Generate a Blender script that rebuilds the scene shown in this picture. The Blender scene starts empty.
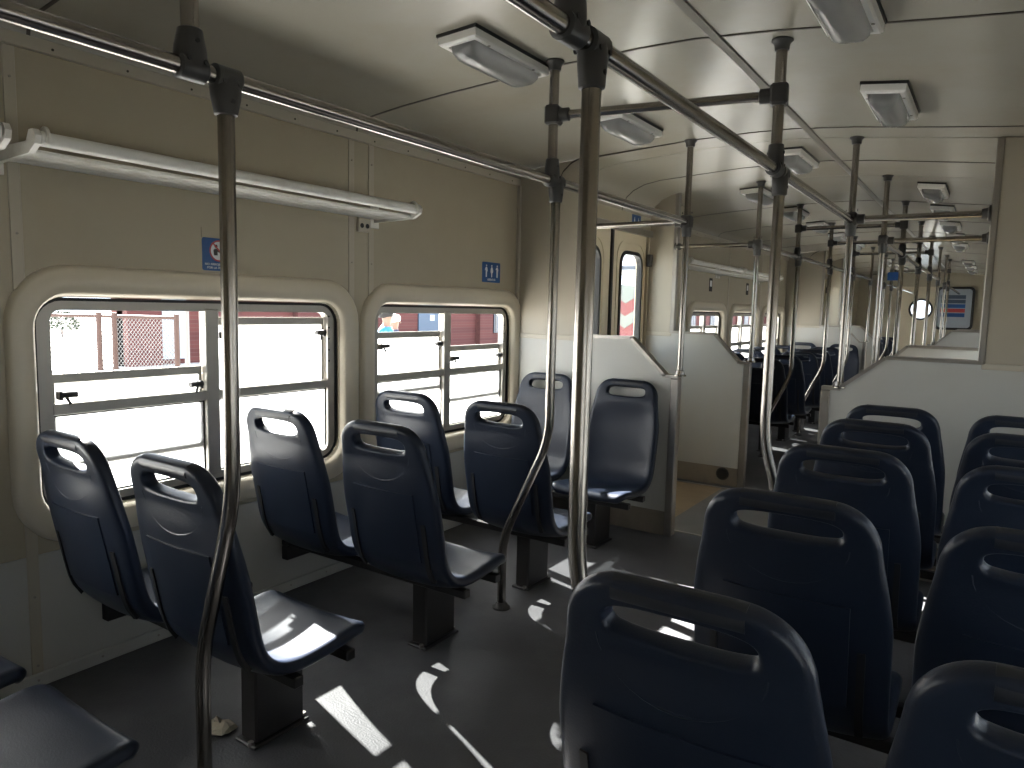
import bpy, math, random
from mathutils import Vector, Matrix
from mathutils.geometry import tessellate_polygon
random.seed(7)
S = bpy.context.scene
COL = S.collection
PI = math.pi

# ------------------------------------------------------------------ camera
FPX, YAW, PITCH, ROLL, CAMZ = 720.5, 0.587, -0.106, 0.023, 1.25
def set_camera():
    cy, sy, cp, sp = math.cos(YAW), math.sin(YAW), math.cos(PITCH), math.sin(PITCH)
    f = Vector((-sy*cp, cy*cp, sp)); r = Vector((cy, sy, 0)); u = r.cross(f)
    r2 = r*math.cos(ROLL) + u*math.sin(ROLL); u2 = u*math.cos(ROLL) - r*math.sin(ROLL)
    cd = bpy.data.cameras.new('camera'); cd.sensor_width = 36; cd.lens = FPX/1024*36
    cd.clip_start = 0.02; cd.clip_end = 300
    co = bpy.data.objects.new('camera', cd); COL.objects.link(co)
    m = Matrix((r2, u2, -f)).transposed().to_4x4(); m.translation = (0, 0, CAMZ)
    co.matrix_world = m; S.camera = co
set_camera()

# ------------------------------------------------------------------ sky, sun, exposure
w = bpy.data.worlds.new('sky'); S.world = w; w.use_nodes = True
bgn = w.node_tree.nodes['Background']
bgn.inputs[0].default_value = (0.78, 0.88, 1.0, 1); bgn.inputs[1].default_value = 1.6
sd = bpy.data.lights.new('sun', 'SUN'); sd.energy = 34.0; sd.angle = 0.009; sd.color = (1, .96, .9)
so = bpy.data.objects.new('sun', sd); COL.objects.link(so)
SUN_DIR = Vector((1.0, -0.28, -0.73)).normalized()
so.rotation_euler = SUN_DIR.to_track_quat('-Z', 'Y').to_euler()
so.location = (-20, 2, 20)
S.view_settings.view_transform = 'Standard'; S.view_settings.look = 'None'
S.view_settings.gamma = 1; S.view_settings.use_curve_mapping = False
S.view_settings.exposure = 1.75
S.cycles.use_denoising = True
S.cycles.max_bounces = 14; S.cycles.diffuse_bounces = 7; S.cycles.transparent_max_bounces = 16
S.cycles.glossy_bounces = 5; S.cycles.sample_clamp_indirect = 6

# ------------------------------------------------------------------ materials
def mat(name, col, rough=.5, metal=0., noise=.0, scale=6., bump=0., bscale=60., spec=.5, dirt=None, dscale=1.5, damt=.4, coat=0.):
    m = bpy.data.materials.new(name); m.use_nodes = True
    nt = m.node_tree; b = nt.nodes['Principled BSDF']
    b.inputs['Base Color'].default_value = (*col, 1); b.inputs['Roughness'].default_value = rough
    b.inputs['Metallic'].default_value = metal; b.inputs['Specular IOR Level'].default_value = spec
    b.inputs['Coat Weight'].default_value = coat
    tc = nt.nodes.new('ShaderNodeTexCoord')
    last = None
    if noise:
        n = nt.nodes.new('ShaderNodeTexNoise'); n.inputs['Scale'].default_value = scale; n.inputs['Detail'].default_value = 5
        nt.links.new(tc.outputs['Object'], n.inputs['Vector'])
        mx = nt.nodes.new('ShaderNodeMix'); mx.data_type = 'RGBA'
        mx.inputs[6].default_value = (*[c*(1-noise) for c in col], 1); mx.inputs[7].default_value = (*[min(1, c*(1+noise)) for c in col], 1)
        nt.links.new(n.outputs['Fac'], mx.inputs[0]); last = mx.outputs[2]
    if dirt:
        n = nt.nodes.new('ShaderNodeTexNoise'); n.inputs['Scale'].default_value = dscale; n.inputs['Detail'].default_value = 8; n.inputs['Roughness'].default_value = .65
        nt.links.new(tc.outputs['Object'], n.inputs['Vector'])
        rp = nt.nodes.new('ShaderNodeMapRange'); rp.inputs[1].default_value = .48; rp.inputs[2].default_value = .72; rp.inputs[4].default_value = damt
        nt.links.new(n.outputs['Fac'], rp.inputs[0])
        mx = nt.nodes.new('ShaderNodeMix'); mx.data_type = 'RGBA'
        mx.inputs[6].default_value = (*col, 1); mx.inputs[7].default_value = (*dirt, 1)
        if last: nt.links.new(last, mx.inputs[6])
        nt.links.new(rp.outputs[0], mx.inputs[0]); last = mx.outputs[2]
    if last: nt.links.new(last, b.inputs['Base Color'])
    if bump:
        n = nt.nodes.new('ShaderNodeTexNoise'); n.inputs['Scale'].default_value = bscale; n.inputs['Detail'].default_value = 3
        nt.links.new(tc.outputs['Object'], n.inputs['Vector'])
        bp = nt.nodes.new('ShaderNodeBump'); bp.inputs['Strength'].default_value = bump; bp.inputs['Distance'].default_value = .01
        nt.links.new(n.outputs['Fac'], bp.inputs['Height']); nt.links.new(bp.outputs[0], b.inputs['Normal'])
    return m
M = {}
M['wall'] = mat('cream_laminate', (.40, .355, .26), .42, noise=.05, scale=3, dirt=(.28, .22, .14), damt=.25, dscale=1.2)
M['strip'] = mat('cream_strip', (.44, .40, .32), .4, noise=.05)
M['ceil'] = mat('ceiling_laminate', (.36, .34, .285), .25, noise=.04, scale=2, bump=.07, bscale=2.2, spec=.7, dirt=(.27, .21, .13), damt=.35, dscale=1.1)
M['mould'] = mat('cream_moulding', (.62, .56, .44), .33, noise=.04, scale=3)
M['part'] = mat('grey_laminate', (.46, .46, .43), .42, noise=.05, scale=4, dirt=(.35, .30, .22), damt=.25, dscale=2)
M['partbeige'] = mat('beige_laminate', (.37, .335, .265), .4, noise=.05, scale=4)
M['kick'] = mat('kick_plate', (.22, .19, .15), .5, noise=.15, scale=8, dirt=(.09, .08, .06), damt=.5, dscale=3)
M['steel'] = mat('stainless_steel', (.28, .26, .235), .24, 1., noise=.08, scale=20)
M['alu'] = mat('aluminium', (.34, .32, .29), .38, .85, noise=.08, scale=15, dirt=(.25, .22, .17), damt=.4, dscale=6)
M['winframe'] = mat('window_aluminium', (.40, .38, .34), .42, .55, noise=.08, scale=15)
M['seal'] = mat('rubber_seal', (.012, .012, .012), .6)
M['clamp'] = mat('grey_plastic_clamp', (.035, .034, .032), .45, noise=.1, scale=20)
M['seat'] = mat('blue_seat_plastic', (.0118, .0172, .0310), .34, noise=.12, scale=9, bump=.06, bscale=260, spec=.30)
M['grip'] = mat('dark_blue_grip', (.014, .016, .022), .4, noise=.1, scale=20)
M['slot'] = mat('black_slot', (.006, .006, .007), .6)
M['frame'] = mat('black_seat_frame', (.013, .012, .012), .45, noise=.2, scale=12)
M['floor'] = mat('dark_rubber_floor', (.072, .073, .079), .5, noise=.22, scale=5, bump=.15, bscale=140, dirt=(.17, .17, .175), dscale=1.6, damt=.55)
M['vfloor'] = mat('tan_floor_plate', (.30, .21, .12), .5, noise=.18, scale=4, dirt=(.12, .09, .06), dscale=2.5, damt=.5)
M['vmid'] = mat('grey_aisle_floor', (.14, .13, .12), .5, noise=.2, scale=5, dirt=(.22, .2, .18), dscale=2.2, damt=.5)
M['rack'] = mat('white_rack_paint', (.74, .73, .68), .35, noise=.05, dirt=(.35, .25, .16), dscale=9, damt=.35)
M['lamp'] = mat('white_lamp_frame', (.74, .73, .69), .35, noise=.04)
M['black'] = mat('black', (.01, .01, .01), .5)
M['signblue'] = mat('sign_blue', (.012, .075, .24), .35)
M['white'] = mat('sign_white', (.75, .77, .78), .4)
M['red'] = mat('sign_red', (.45, .05, .05), .4)
M['backing'] = mat('dark_backing', (.05, .04, .03), .7)
M['coverstrip'] = mat('cover_strip', (.20, .185, .155), .4)
M['seam'] = mat('seam_sealant', (.045, .035, .025), .6)
M['door'] = mat('door_cream', (.62, .55, .40), .38, noise=.05, dirt=(.45, .36, .22), damt=.2)
M['ground'] = mat('sunlit_concrete', (.36, .35, .33), .9, noise=.1, scale=.5)
M['brown'] = mat('rusty_steel', (.050, .024, .017), .7, noise=.3, scale=12)
M['galv'] = mat('galvanised_wire', (.16, .155, .15), .5, .5)
M['leaf'] = mat('leaf_green', (.018, .035, .012), .7, noise=.4, scale=8)
M['bluedoor'] = mat('blue_grey_paint', (.055, .085, .13), .5, noise=.06)
M['dark'] = mat('dark_window', (.05, .06, .08), .25)
M['skin'] = mat('skin', (.17, .095, .065), .5)
M['hair'] = mat('dark_hair', (.006, .005, .004), .8)
M['cap'] = mat('white_cap', (.8, .8, .78), .7)
M['shirt'] = mat('bright_blue_shirt', (.012, .14, .30), .7)
M['navy'] = mat('navy_clothes', (.015, .02, .05), .8)
M['paper'] = mat('paper', (.33, .29, .22), .8, noise=.15, scale=30)
M['boardwhite'] = mat('board_white', (.17, .20, .19), .6)
M['boardred'] = mat('board_red', (.16, .022, .028), .6)
M['plaster'] = mat('white_plaster', (.36, .40, .45), .8, noise=.1)

def glass_mat(name, white, clear, rough=.08, var=.08):
    m = bpy.data.materials.new(name); m.use_nodes = True; nt = m.node_tree
    for n in list(nt.nodes): nt.nodes.remove(n)
    out = nt.nodes.new('ShaderNodeOutputMaterial')
    tl = nt.nodes.new('ShaderNodeBsdfTranslucent'); tl.inputs[0].default_value = (white, white, white*1.0, 1)
    tr = nt.nodes.new('ShaderNodeBsdfTransparent'); tr.inputs[0].default_value = (.95, .97, .97, 1)
    gl = nt.nodes.new('ShaderNodeBsdfGlossy'); gl.inputs['Roughness'].default_value = rough; gl.inputs[0].default_value = (.9, .9, .9, 1)
    tc = nt.nodes.new('ShaderNodeTexCoord'); nz = nt.nodes.new('ShaderNodeTexNoise'); nz.inputs['Scale'].default_value = 5; nz.inputs['Detail'].default_value = 6
    nt.links.new(tc.outputs['Object'], nz.inputs['Vector'])
    rp = nt.nodes.new('ShaderNodeMapRange'); rp.inputs[3].default_value = max(0, clear-var); rp.inputs[4].default_value = min(1, clear+var)
    nt.links.new(nz.outputs['Fac'], rp.inputs[0])
    a = nt.nodes.new('ShaderNodeMixShader'); nt.links.new(rp.outputs[0], a.inputs[0])
    nt.links.new(tl.outputs[0], a.inputs[1]); nt.links.new(tr.outputs[0], a.inputs[2])
    fr = nt.nodes.new('ShaderNodeFresnel'); ge = nt.nodes.new('ShaderNodeNewGeometry')
    mr = nt.nodes.new('ShaderNodeMapRange'); mr.inputs[3].default_value = 1.45; mr.inputs[4].default_value = 1/1.45
    nt.links.new(ge.outputs['Backfacing'], mr.inputs[0]); nt.links.new(mr.outputs[0], fr.inputs[0])   # thin sheet: same reflectance from both faces
    g = nt.nodes.new('ShaderNodeMixShader'); nt.links.new(fr.outputs[0], g.inputs[0])
    nt.links.new(a.outputs[0], g.inputs[1]); nt.links.new(gl.outputs[0], g.inputs[2])
    nt.links.new(g.outputs[0], out.inputs[0])
    return m
M['pane'] = glass_mat('dusty_window_glass', .48, .50)
M['clearpane'] = glass_mat('door_glass', .6, .999, .05, .001)
M['lens'] = glass_mat('prismatic_lamp_cover', .55, .30, .2)

def brick_mat():
    m = bpy.data.materials.new('red_brick'); m.use_nodes = True; nt = m.node_tree; b = nt.nodes['Principled BSDF']
    b.inputs['Roughness'].default_value = .9
    tc = nt.nodes.new('ShaderNodeTexCoord'); mp = nt.nodes.new('ShaderNodeMapping')
    mp.inputs['Rotation'].default_value = (PI/2, 0, PI/2)
    br = nt.nodes.new('ShaderNodeTexBrick'); br.inputs['Scale'].default_value = 4
    br.inputs['Color1'].default_value = (.105, .030, .025, 1); br.inputs['Color2'].default_value = (.075, .02, .018, 1); br.inputs['Mortar'].default_value = (.11, .065, .055, 1)
    nt.links.new(tc.outputs['Object'], mp.inputs['Vector']); nt.links.new(mp.outputs[0], br.inputs['Vector'])
    nt.links.new(br.outputs['Color'], b.inputs['Base Color'])
    return m
M['brick'] = brick_mat()

# ------------------------------------------------------------------ mesh helpers
class MB:
    def __init__(s): s.v = []; s.f = []
    def add(s, vs, fs):
        o = len(s.v); s.v += [tuple(p) for p in vs]; s.f += [tuple(i+o for i in f) for f in fs]; return s
    def box(s, x0, x1, y0, y1, z0, z1):
        vs = [(x, y, z) for x in (x0, x1) for y in (y0, y1) for z in (z0, z1)]
        return s.add(vs, [(0,1,3,2),(4,6,7,5),(0,4,5,1),(2,3,7,6),(0,2,6,4),(1,5,7,3)])
    def cbox(s, x0, x1, y0, y1, z0, z1, c=.004):
        # chamfered box
        X = (x0, x1); Y = (y0, y1); Z = (z0, z1); vs = []; idx = {}
        for i in (0,1):
            for j in (0,1):
                for k in (0,1):
                    p = (X[i], Y[j], Z[k]); d = ((1-2*i)*c, (1-2*j)*c, (1-2*k)*c)
                    for a in range(3):
                        q = [p[n] + (0 if n == a else d[n]) for n in range(3)]
                        idx[i,j,k,a] = len(vs); vs.append(tuple(q))
        fs = []
        for a in range(3):
            b, c_ = (a+1) % 3, (a+2) % 3
            for v in (0,1):
                def g(p, q):
                    t = [0,0,0]; t[a] = v; t[b] = p; t[c_] = q; return idx[t[0],t[1],t[2],a]
                f = (g(0,0), g(1,0), g(1,1), g(0,1)); fs.append(f if v else f[::-1])
        for a in range(3):
            b, c_ = (a+1) % 3, (a+2) % 3
            for p in (0,1):
                for q in (0,1):
                    def h(v, ax):
                        t = [0,0,0]; t[a] = v; t[b] = p; t[c_] = q; return idx[t[0],t[1],t[2],ax]
                    f = (h(0,b), h(1,b), h(1,c_), h(0,c_)); fs.append(f if (p == q) else f[::-1])
        for i in (0,1):
            for j in (0,1):
                for k in (0,1):
                    f = (idx[i,j,k,0], idx[i,j,k,1], idx[i,j,k,2]); fs.append(f if (i+j+k) % 2 else f[::-1])
        return s.add(vs, fs)
    def tube(s, pts, r, n=12, cap=True):
        pts = [Vector(p) for p in pts]; rs = r if isinstance(r, (list, tuple)) else [r]*len(pts)
        t0 = (pts[1]-pts[0]).normalized()
        ref = Vector((0,0,1)) if abs(t0.z) < .9 else Vector((1,0,0))
        u = t0.cross(ref).normalized(); vs = []
        for i, p in enumerate(pts):
            if i == 0: t = t0
            elif i == len(pts)-1: t = (pts[i]-pts[i-1]).normalized()
            else: t = ((pts[i]-pts[i-1]).normalized()+(pts[i+1]-pts[i]).normalized()).normalized()
            u = (u - t*u.dot(t)).normalized(); v_ = t.cross(u)
            for k in range(n):
                a = 2*PI*k/n; vs.append(p + (u*math.cos(a)+v_*math.sin(a))*rs[i])
        fs = [(i*n+k, i*n+(k+1) % n, (i+1)*n+(k+1) % n, (i+1)*n+k) for i in range(len(pts)-1) for k in range(n)]
        if cap: fs += [tuple(range(n))[::-1], tuple((len(pts)-1)*n+k for k in range(n))]
        return s.add(vs, fs)
    def loft(s, rings, close=True):
        n = len(rings[0]); vs = [p for r in rings for p in r]
        fs = []
        for i in range(len(rings)-1):
            for k in range(n if close else n-1):
                fs.append((i*n+k, i*n+(k+1) % n, (i+1)*n+(k+1) % n, (i+1)*n+k))
        return s.add(vs, fs)
    def prism(s, outer, holes, fn, d0, d1):
        """outline (with holes) in 2D, extruded from depth d0 to d1; fn(a, b, d) -> point"""
        loops = [outer]+list(holes); flat = [p for l in loops for p in l]; n = len(flat)
        tris = tessellate_polygon([[Vector((p[0], p[1], 0)) for p in l] for l in loops])
        vs = [fn(p[0], p[1], d0) for p in flat]+[fn(p[0], p[1], d1) for p in flat]
        fs = [tuple(t) for t in tris]+[tuple(i+n for i in t[::-1]) for t in tris]
        o = 0
        for l in loops:
            m = len(l); fs += [(o+i, o+(i+1) % m, n+o+(i+1) % m, n+o+i) for i in range(m)]; o += m
        return s.add(vs, fs)
    def mesh(s, name, material, smooth=False, angle=.6):
        me = bpy.data.meshes.new(name); me.from_pydata(s.v, [], s.f)
        import bmesh
        bm = bmesh.new(); bm.from_mesh(me); bmesh.ops.recalc_face_normals(bm, faces=bm.faces); bm.to_mesh(me); bm.free()
        if material: me.materials.append(M[material] if isinstance(material, str) else material)
        if smooth:
            me.polygons.foreach_set('use_smooth', [True]*len(me.polygons)); me.set_sharp_from_angle(angle=angle)
        return me
    def build(s, name, material, parent=None, smooth=False, loc=None, angle=.6):
        return put(name, s.mesh(name, material, smooth, angle), parent, loc)
def put(name, me, parent=None, loc=None):
    o = bpy.data.objects.new(name, me); COL.objects.link(o)
    if name in ('screws', 'clamp_screws', 'guide_holes'): o['kind'] = 'stuff'   # pin-head details
    if parent: o.parent = parent
    if loc: o.location = loc
    return o
def tag(o, label=None, cat=None, group=None, kind=None):
    if label: o['label'] = label
    if cat: o['category'] = cat
    if group: o['group'] = group
    if kind: o['kind'] = kind
    return o
def empty(name, loc=(0,0,0), rz=0):
    o = bpy.data.objects.new(name, None); COL.objects.link(o); o.location = loc; o.rotation_euler = (0,0,rz); o.empty_display_size = .05
    return o
def copy_tree(o, parent=None):
    c = o.copy(); COL.objects.link(c); c.parent = parent
    for ch in list(o.children): copy_tree(ch, c)
    return c
def rrect(a0, a1, b0, b1, r, n=7):
    pts = []
    for (ca, cb, t0) in ((a1-r, b1-r, 0), (a0+r, b1-r, PI/2), (a0+r, b0+r, PI), (a1-r, b0+r, 3*PI/2)):
        for i in range(n):
            t = t0+PI/2*i/(n-1); pts.append((ca+r*math.cos(t), cb+r*math.sin(t)))
    return pts
def rect(a0, a1, b0, b1): return [(a0,b0),(a1,b0),(a1,b1),(a0,b1)]
def circ(ca, cb, r, n=24): return [(ca+r*math.cos(2*PI*i/n), cb+r*math.sin(2*PI*i/n)) for i in range(n)]
def text_mesh(txt, size, name, material, align='CENTER'):
    cu = bpy.data.curves.new('t', 'FONT'); cu.body = txt; cu.size = size; cu.align_x = align; cu.extrude = .0006; cu.resolution_u = 2
    o = bpy.data.objects.new('t', cu); COL.objects.link(o)
    dg = bpy.context.evaluated_depsgraph_get(); me = bpy.data.meshes.new_from_object(o.evaluated_get(dg))
    bpy.data.objects.remove(o); bpy.data.curves.remove(cu); me.name = name
    me.materials.clear(); me.materials.append(M[material]); return me

# ------------------------------------------------------------------ layout numbers
XL, XR = -2.476, 0.426          # inner faces of the side walls
XC = (XL+XR)/2
VL = -2.2; VR = 2*XC-VL         # inset walls of the doorways
LR, RR = -1.41, -0.64           # overhead rails
ZR = 1.722
Y1, Y2, Y3, Y4, YE, YB = 3.77, 5.15, 10.62, 12.0, 17.0, -1.3
Y1R = 4.0
CEIL = [(-2.476, 2.015), (-2.47, 2.045), (-2.45, 2.065), (-2.40, 2.080), (-2.2, 2.102), (-1.93, 2.121), (-1.4, 2.148), (-1.1, 2.153), (-.9, 2.149),
        (-.62, 2.126), (-.4, 2.10), (-.05, 2.062), (.25, 2.035), (.36, 2.02), (.40, 2.005), (.42, 1.98), (.426, 1.95)]
CEILV = [(-2.2, 1.935), (-2.195, 1.97), (-2.17, 2.02), (-2.12, 2.062), (-2.04, 2.096), (-1.93, 2.115), (-1.4, 2.148), (-1.1, 2.153), (-.9, 2.149),
         (-.62, 2.126), (-.4, 2.10), (-.15, 2.072), (-.01, 2.055), (.07, 2.03), (.12, 2.0), (.145, 1.965), (.15, 1.935)]
def ceil_z(x, prof=CEIL):
    for (xa, za), (xb, zb) in zip(prof, prof[1:]):
        if xa <= x <= xb: return za+(zb-za)*(x-xa)/(xb-xa)
    return 2.0

# ------------------------------------------------------------------ floor
fl = empty('floor', (XC, 0, 0)); tag(fl, 'dark worn rubber floor of the railway coach', 'floor', kind='structure')
def fpart(name, m, x0, x1, y0, y1, z1=0, t=.05): return MB().box(x0-XC, x1-XC, y0, y1, z1-t, z1).build(name, m, fl)
fpart('floor_covering', 'floor', XL-.08, XR+.08, YB-.05, 3.87)
fpart('floor_covering', 'floor', XL-.08, XR+.08, 5.05, 10.72)
fpart('floor_covering', 'floor', XL-.08, XR+.08, 11.9, YE+.05)
for (a, b) in ((3.87, 5.05), (10.72, 11.9)):
    fpart('doorway_plate', 'vfloor', XL-.08, -1.53, a, b); fpart('aisle_plate', 'vmid', -1.53, -.5, a, b); fpart('doorway_plate', 'vfloor', -.5, XR+.08, a, b)
for y in (3.87, 5.05, 10.72, 11.9): fpart('threshold_strip', 'alu', -1.95, -.1, y-.012, y+.012, .003, .004)

# ------------------------------------------------------------------ side walls
ZB, ZT = .45, 1.352     # window moulding bottom and top
WIN_L = [(-.55, .895), (.955, 2.40), (2.425, 3.80)]           # first saloon (y0, y1)
WIN_2 = [(5.39, 6.60), (6.72, 7.93), (8.05, 9.26), (9.36, 10.55)]
WIN_3 = [(12.2, 13.4), (13.52, 14.72), (14.84, 16.04)]
def opening(y0, y1): return rrect(y0+.085, y1-.105, .545, 1.25, .09)
def side(sgn):
    # sgn -1 = left wall; returns fn(y, z, depth outward) -> point
    return (lambda a, b, d: (XL-d, a, b)) if sgn < 0 else (lambda a, b, d: (XR+d, a, b))
def make_wall(name, sgn, label):
    P = side(sgn); x = XL if sgn < 0 else XR
    root = empty(name, (0, 0, 0)); tag(root, label, 'wall', kind='structure')
    # outer body shell behind the panels, one sheet per saloon
    for (a, b, wins) in ((YB-.05, 3.86 if sgn < 0 else 4.1, WIN_L), (5.80, 10.72, WIN_2[1:]) if sgn < 0 else (5.05, 10.72, WIN_2), (11.9, YE+.05, WIN_3)):
        MB().prism(rect(a, b, -.3, 2.06), [opening(*q) for q in wins], P, .03, .075).build('body_side', 'backing', root)
    segs = []
    segs += [(YB, -.62, None), (-.62, 1.003, WIN_L[0]), (1.003, 2.367, WIN_L[1]), (2.367, 2.492, None), (2.492, 3.80 if sgn < 0 else 4.0, WIN_L[2])]
    e = [5.12, 6.66, 7.99, 9.31, 10.62]
    segs += [(e[i], e[i+1], WIN_2[i]) for i in range(4)] if sgn > 0 else [(5.80, 6.66, None)]+[(e[i], e[i+1], WIN_2[i]) for i in range(1, 4)]
    e = [12.0, 13.46, 14.78, 16.1]
    segs += [(e[i], e[i+1], WIN_3[i]) for i in range(3)]+[(16.1, YE, None)]
    for (a, b, q) in segs:
        MB().prism(rect(a+.002, b-.002, .432, 2.02), [opening(*q)] if q else [], P, 0, .03).build('panel', 'wall', root)
        MB().prism(rect(a+.002, b-.002, 0, .430), [], P, 0, .03).build('lower_panel', 'part', root)
    sb = MB().cbox(-.0045, .0045, -.017, .017, 0, 1.984, .0015).mesh('seam_strip', 'strip')
    scb = MB()
    for k in range(9): scb.tube([(-.0075, 0, .07+k*.228), (.0075, 0, .07+k*.228)], .0038, 8)
    scm = scb.mesh('screws', 'alu')
    for y in (-.62, 1.003, 2.367, 2.492, 3.785, 6.66, 7.99, 9.31, 13.46, 14.78, 16.1):
        o = put('seam_strip', sb, root, (x, y, 0)); put('screws', scm, o)
    # top trim with screws, baseboard
    for (a, b) in ((YB, 3.75), (5.17 if sgn > 0 else 5.83, 10.6), (12.02, YE)):
        x0, x1 = (x, x+.016) if sgn < 0 else (x-.016, x)
        t = MB().cbox(x0, x1, a, b, 1.984, 2.024, .003).build('top_trim', 'strip', root)
        sc = MB(); y = a+.12
        while y < min(b, 9): sc.tube([(x0-.002, y, 2.0), (x1+.002, y, 2.0)], .004, 8); y += .23
        sc.build('screws', 'backing', t)
    for (a, b) in ((YB, 3.75), (5.17 if sgn > 0 else 5.83, 10.6), (12.02, YE)):
        x0, x1 = (x, x+.012) if sgn < 0 else (x-.012, x)
        t = MB().cbox(x0, x1, a, b, 0, .045, .003).build('base_trim', 'part', root)
        sc = MB(); y = a+.1
        while y < min(b, 6): sc.tube([(x0-.002, y, .024), (x1+.002, y, .024)], .004, 8); y += .2
        sc.build('screws', 'alu', t)
    if sgn < 0:   # the wall stays set in for a short stretch past the doorway
        MB().box(VL-.03, VL, Y2-.02, 5.80, 0, 2.11).build('inset_panel', 'wall', root)
        MB().box(XL-.075, VL, 5.80, 5.82, -.1, 2.11).build('return_panel', 'wall', root)
    return root
wall_l = make_wall('wall_left', -1, 'cream panelled side wall of the coach with screwed seam strips')
wall_r = make_wall('wall_right', 1, 'cream panelled right side wall of the coach')

# windows: built in local coordinates (y along the wall, +x into the coach), placed on the wall
WN = [0]
def make_window(sgn, y0, y1, dl, dr, detail=True):
    """dl, dr: how far the two upper sashes are lowered"""
    WN[0] += 1
    L = y1-y0; yc = (y0+y1)/2
    root = empty('window_%d' % WN[0], (XL if sgn < 0 else XR, yc, 0), 0 if sgn < 0 else PI)
    h = L/2; P = lambda a, b, d: (d, a, b)
    o0, o1 = -h+.085, h-.105
    if sgn > 0: o0, o1 = -h+.105, h-.085
    def ring(e, d, r, t=.45):   # blend outer -> opening
        a0 = -h+(o0+h)*e; a1 = h-(h-o1)*e; b0 = ZB+(.545-ZB)*e; b1 = ZT-(ZT-1.25)*e
        return [P(p[0], p[1], d) for p in rrect(a0, a1, b0, b1, r, 9)]
    MB().loft([ring(0, .0, .19), ring(.04, .018, .187), ring(.15, .027, .178), ring(.5, .030, .15), ring(.82, .026, .12), ring(.95, .012, .10), ring(1, -.012, .09), ring(1, -.05, .09)]).build('frame_moulding', 'mould', root, True, angle=1.2)
    g0, g1, zb, zt = o0+.055, o1-.05, .585, 1.208
    MB().prism(rrect(o0+.004, o1-.004, .549, 1.246, .086), [rrect(g0, g1, zb, zt, .03, 4)], P, -.022, -.06).build('metal_frame', 'winframe', root)
    sl = MB(); rr_ = [rrect(o0+.001, o1-.001, .546, 1.249, .089), rrect(o0+.012, o1-.012, .557, 1.238, .078)]
    sl.loft([[P(p[0], p[1], -.018) for p in rr_[0]], [P(p[0], p[1], -.018) for p in rr_[1]], [P(p[0], p[1], -.03) for p in rr_[1]]]).build('rubber_seal', 'seal', root)
    m = (g0+g1)/2-.005
    MB().cbox(-.062, -.016, m-.028, m+.028, zb-.01, zt+.01, .003).build('mullion', 'winframe', root)
    for k, (a, b, dn) in enumerate(((g0, m-.028, dl), (m+.028, g1, dr))):
        MB().cbox(-.058, -.020, a-.003, b+.003, .868, .905, .003).build('middle_rail', 'winframe', root)
        MB().box(-.041, -.037, a, b, zb, .868).build('pane', 'pane', root)
        MB().box(-.0405, -.0365, a-.001, a+.006, zb, .868).box(-.0405, -.0365, b-.006, b+.001, zb, .868).box(-.0405, -.0365, a, b, zb-.001, zb+.006).box(-.0405, -.0365, a, b, .861, .869).build('glazing_seal', 'seal', root)
        # sliding sash, outside the fixed lower pane
        top = zt-.002-dn; bot = top-.318
        f = MB().cbox(-.056, -.043, a+.003, b-.003, top-.032, top, .003).cbox(-.056, -.043, a+.003, b-.003, bot, bot+.026, .003)
        f.cbox(-.056, -.043, a+.003, a+.016, bot+.02, top-.03, .002).cbox(-.056, -.043, b-.016, b-.003, bot+.02, top-.03, .002)
        s = f.build('sash', 'winframe', root)
        MB().box(-.051, -.048, a+.014, b-.014, bot+.022, top-.030).build('pane', 'pane', s)
        if detail:
            for e in (0, 1):
                yb = a+.016 if e == 0 else b-.016; d = 1 if e == 0 else -1
                l = MB().cbox(-.045, -.012, min(yb, yb+d*.012), max(yb, yb+d*.012), top-.085, top-.055, .003)
                l.tube([(-.022, yb, top-.068), (-.016, yb+d*.055, top-.068)], .0105, 8)
                l.tube([(-.02, yb+d*.02, top-.07), (-.012, yb+d*.032, top-.098)], .005, 6)
                l.build('latch', 'clamp', s, True)
            # stop holes on the guide beside the sash
            g = MB()
            for j in range(5): g.tube([(-.0215, b+.006, 1.19-j*.05), (-.0195, b+.006, 1.19-j*.05)], .0045, 8)
            g.build('guide_holes', 'black', root)
    return root
wl = [make_window(-1, *WIN_L[0], .0, .0), make_window(-1, *WIN_L[1], .205, 0.02), make_window(-1, *WIN_L[2], .093, .178)]
for q in WIN_2[1:]: wl.append(make_window(-1, *q, .1, .1, False))
for q in WIN_3: wl.append(make_window(-1, *q, .05, .0, False))
wlab = ['window behind the nearest left seats', 'cream rounded window with its left sash lowered, nearest fully seen window',
        'cream rounded window under the three-figure sign with both sashes lowered', 'first window seen beyond the doorway under the far rack',
        'second window seen beyond the doorway', 'third window seen beyond the doorway', 'window of the last saloon, nearest', 'window of the last saloon, middle', 'window of the last saloon, farthest']
for o, l in zip(wl, wlab): tag(o, l, 'window', kind='structure')
wr = [make_window(1, *WIN_L[0], 0, 0), make_window(1, *WIN_L[1], .05, 0), make_window(1, *WIN_L[2], 0, .1)]
for q in WIN_2+WIN_3: wr.append(make_window(1, *q, 0, .05, False))
for i, o in enumerate(wr): tag(o, 'right side coach window number %d from the rear' % (i+1), 'window', kind='structure')

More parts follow.
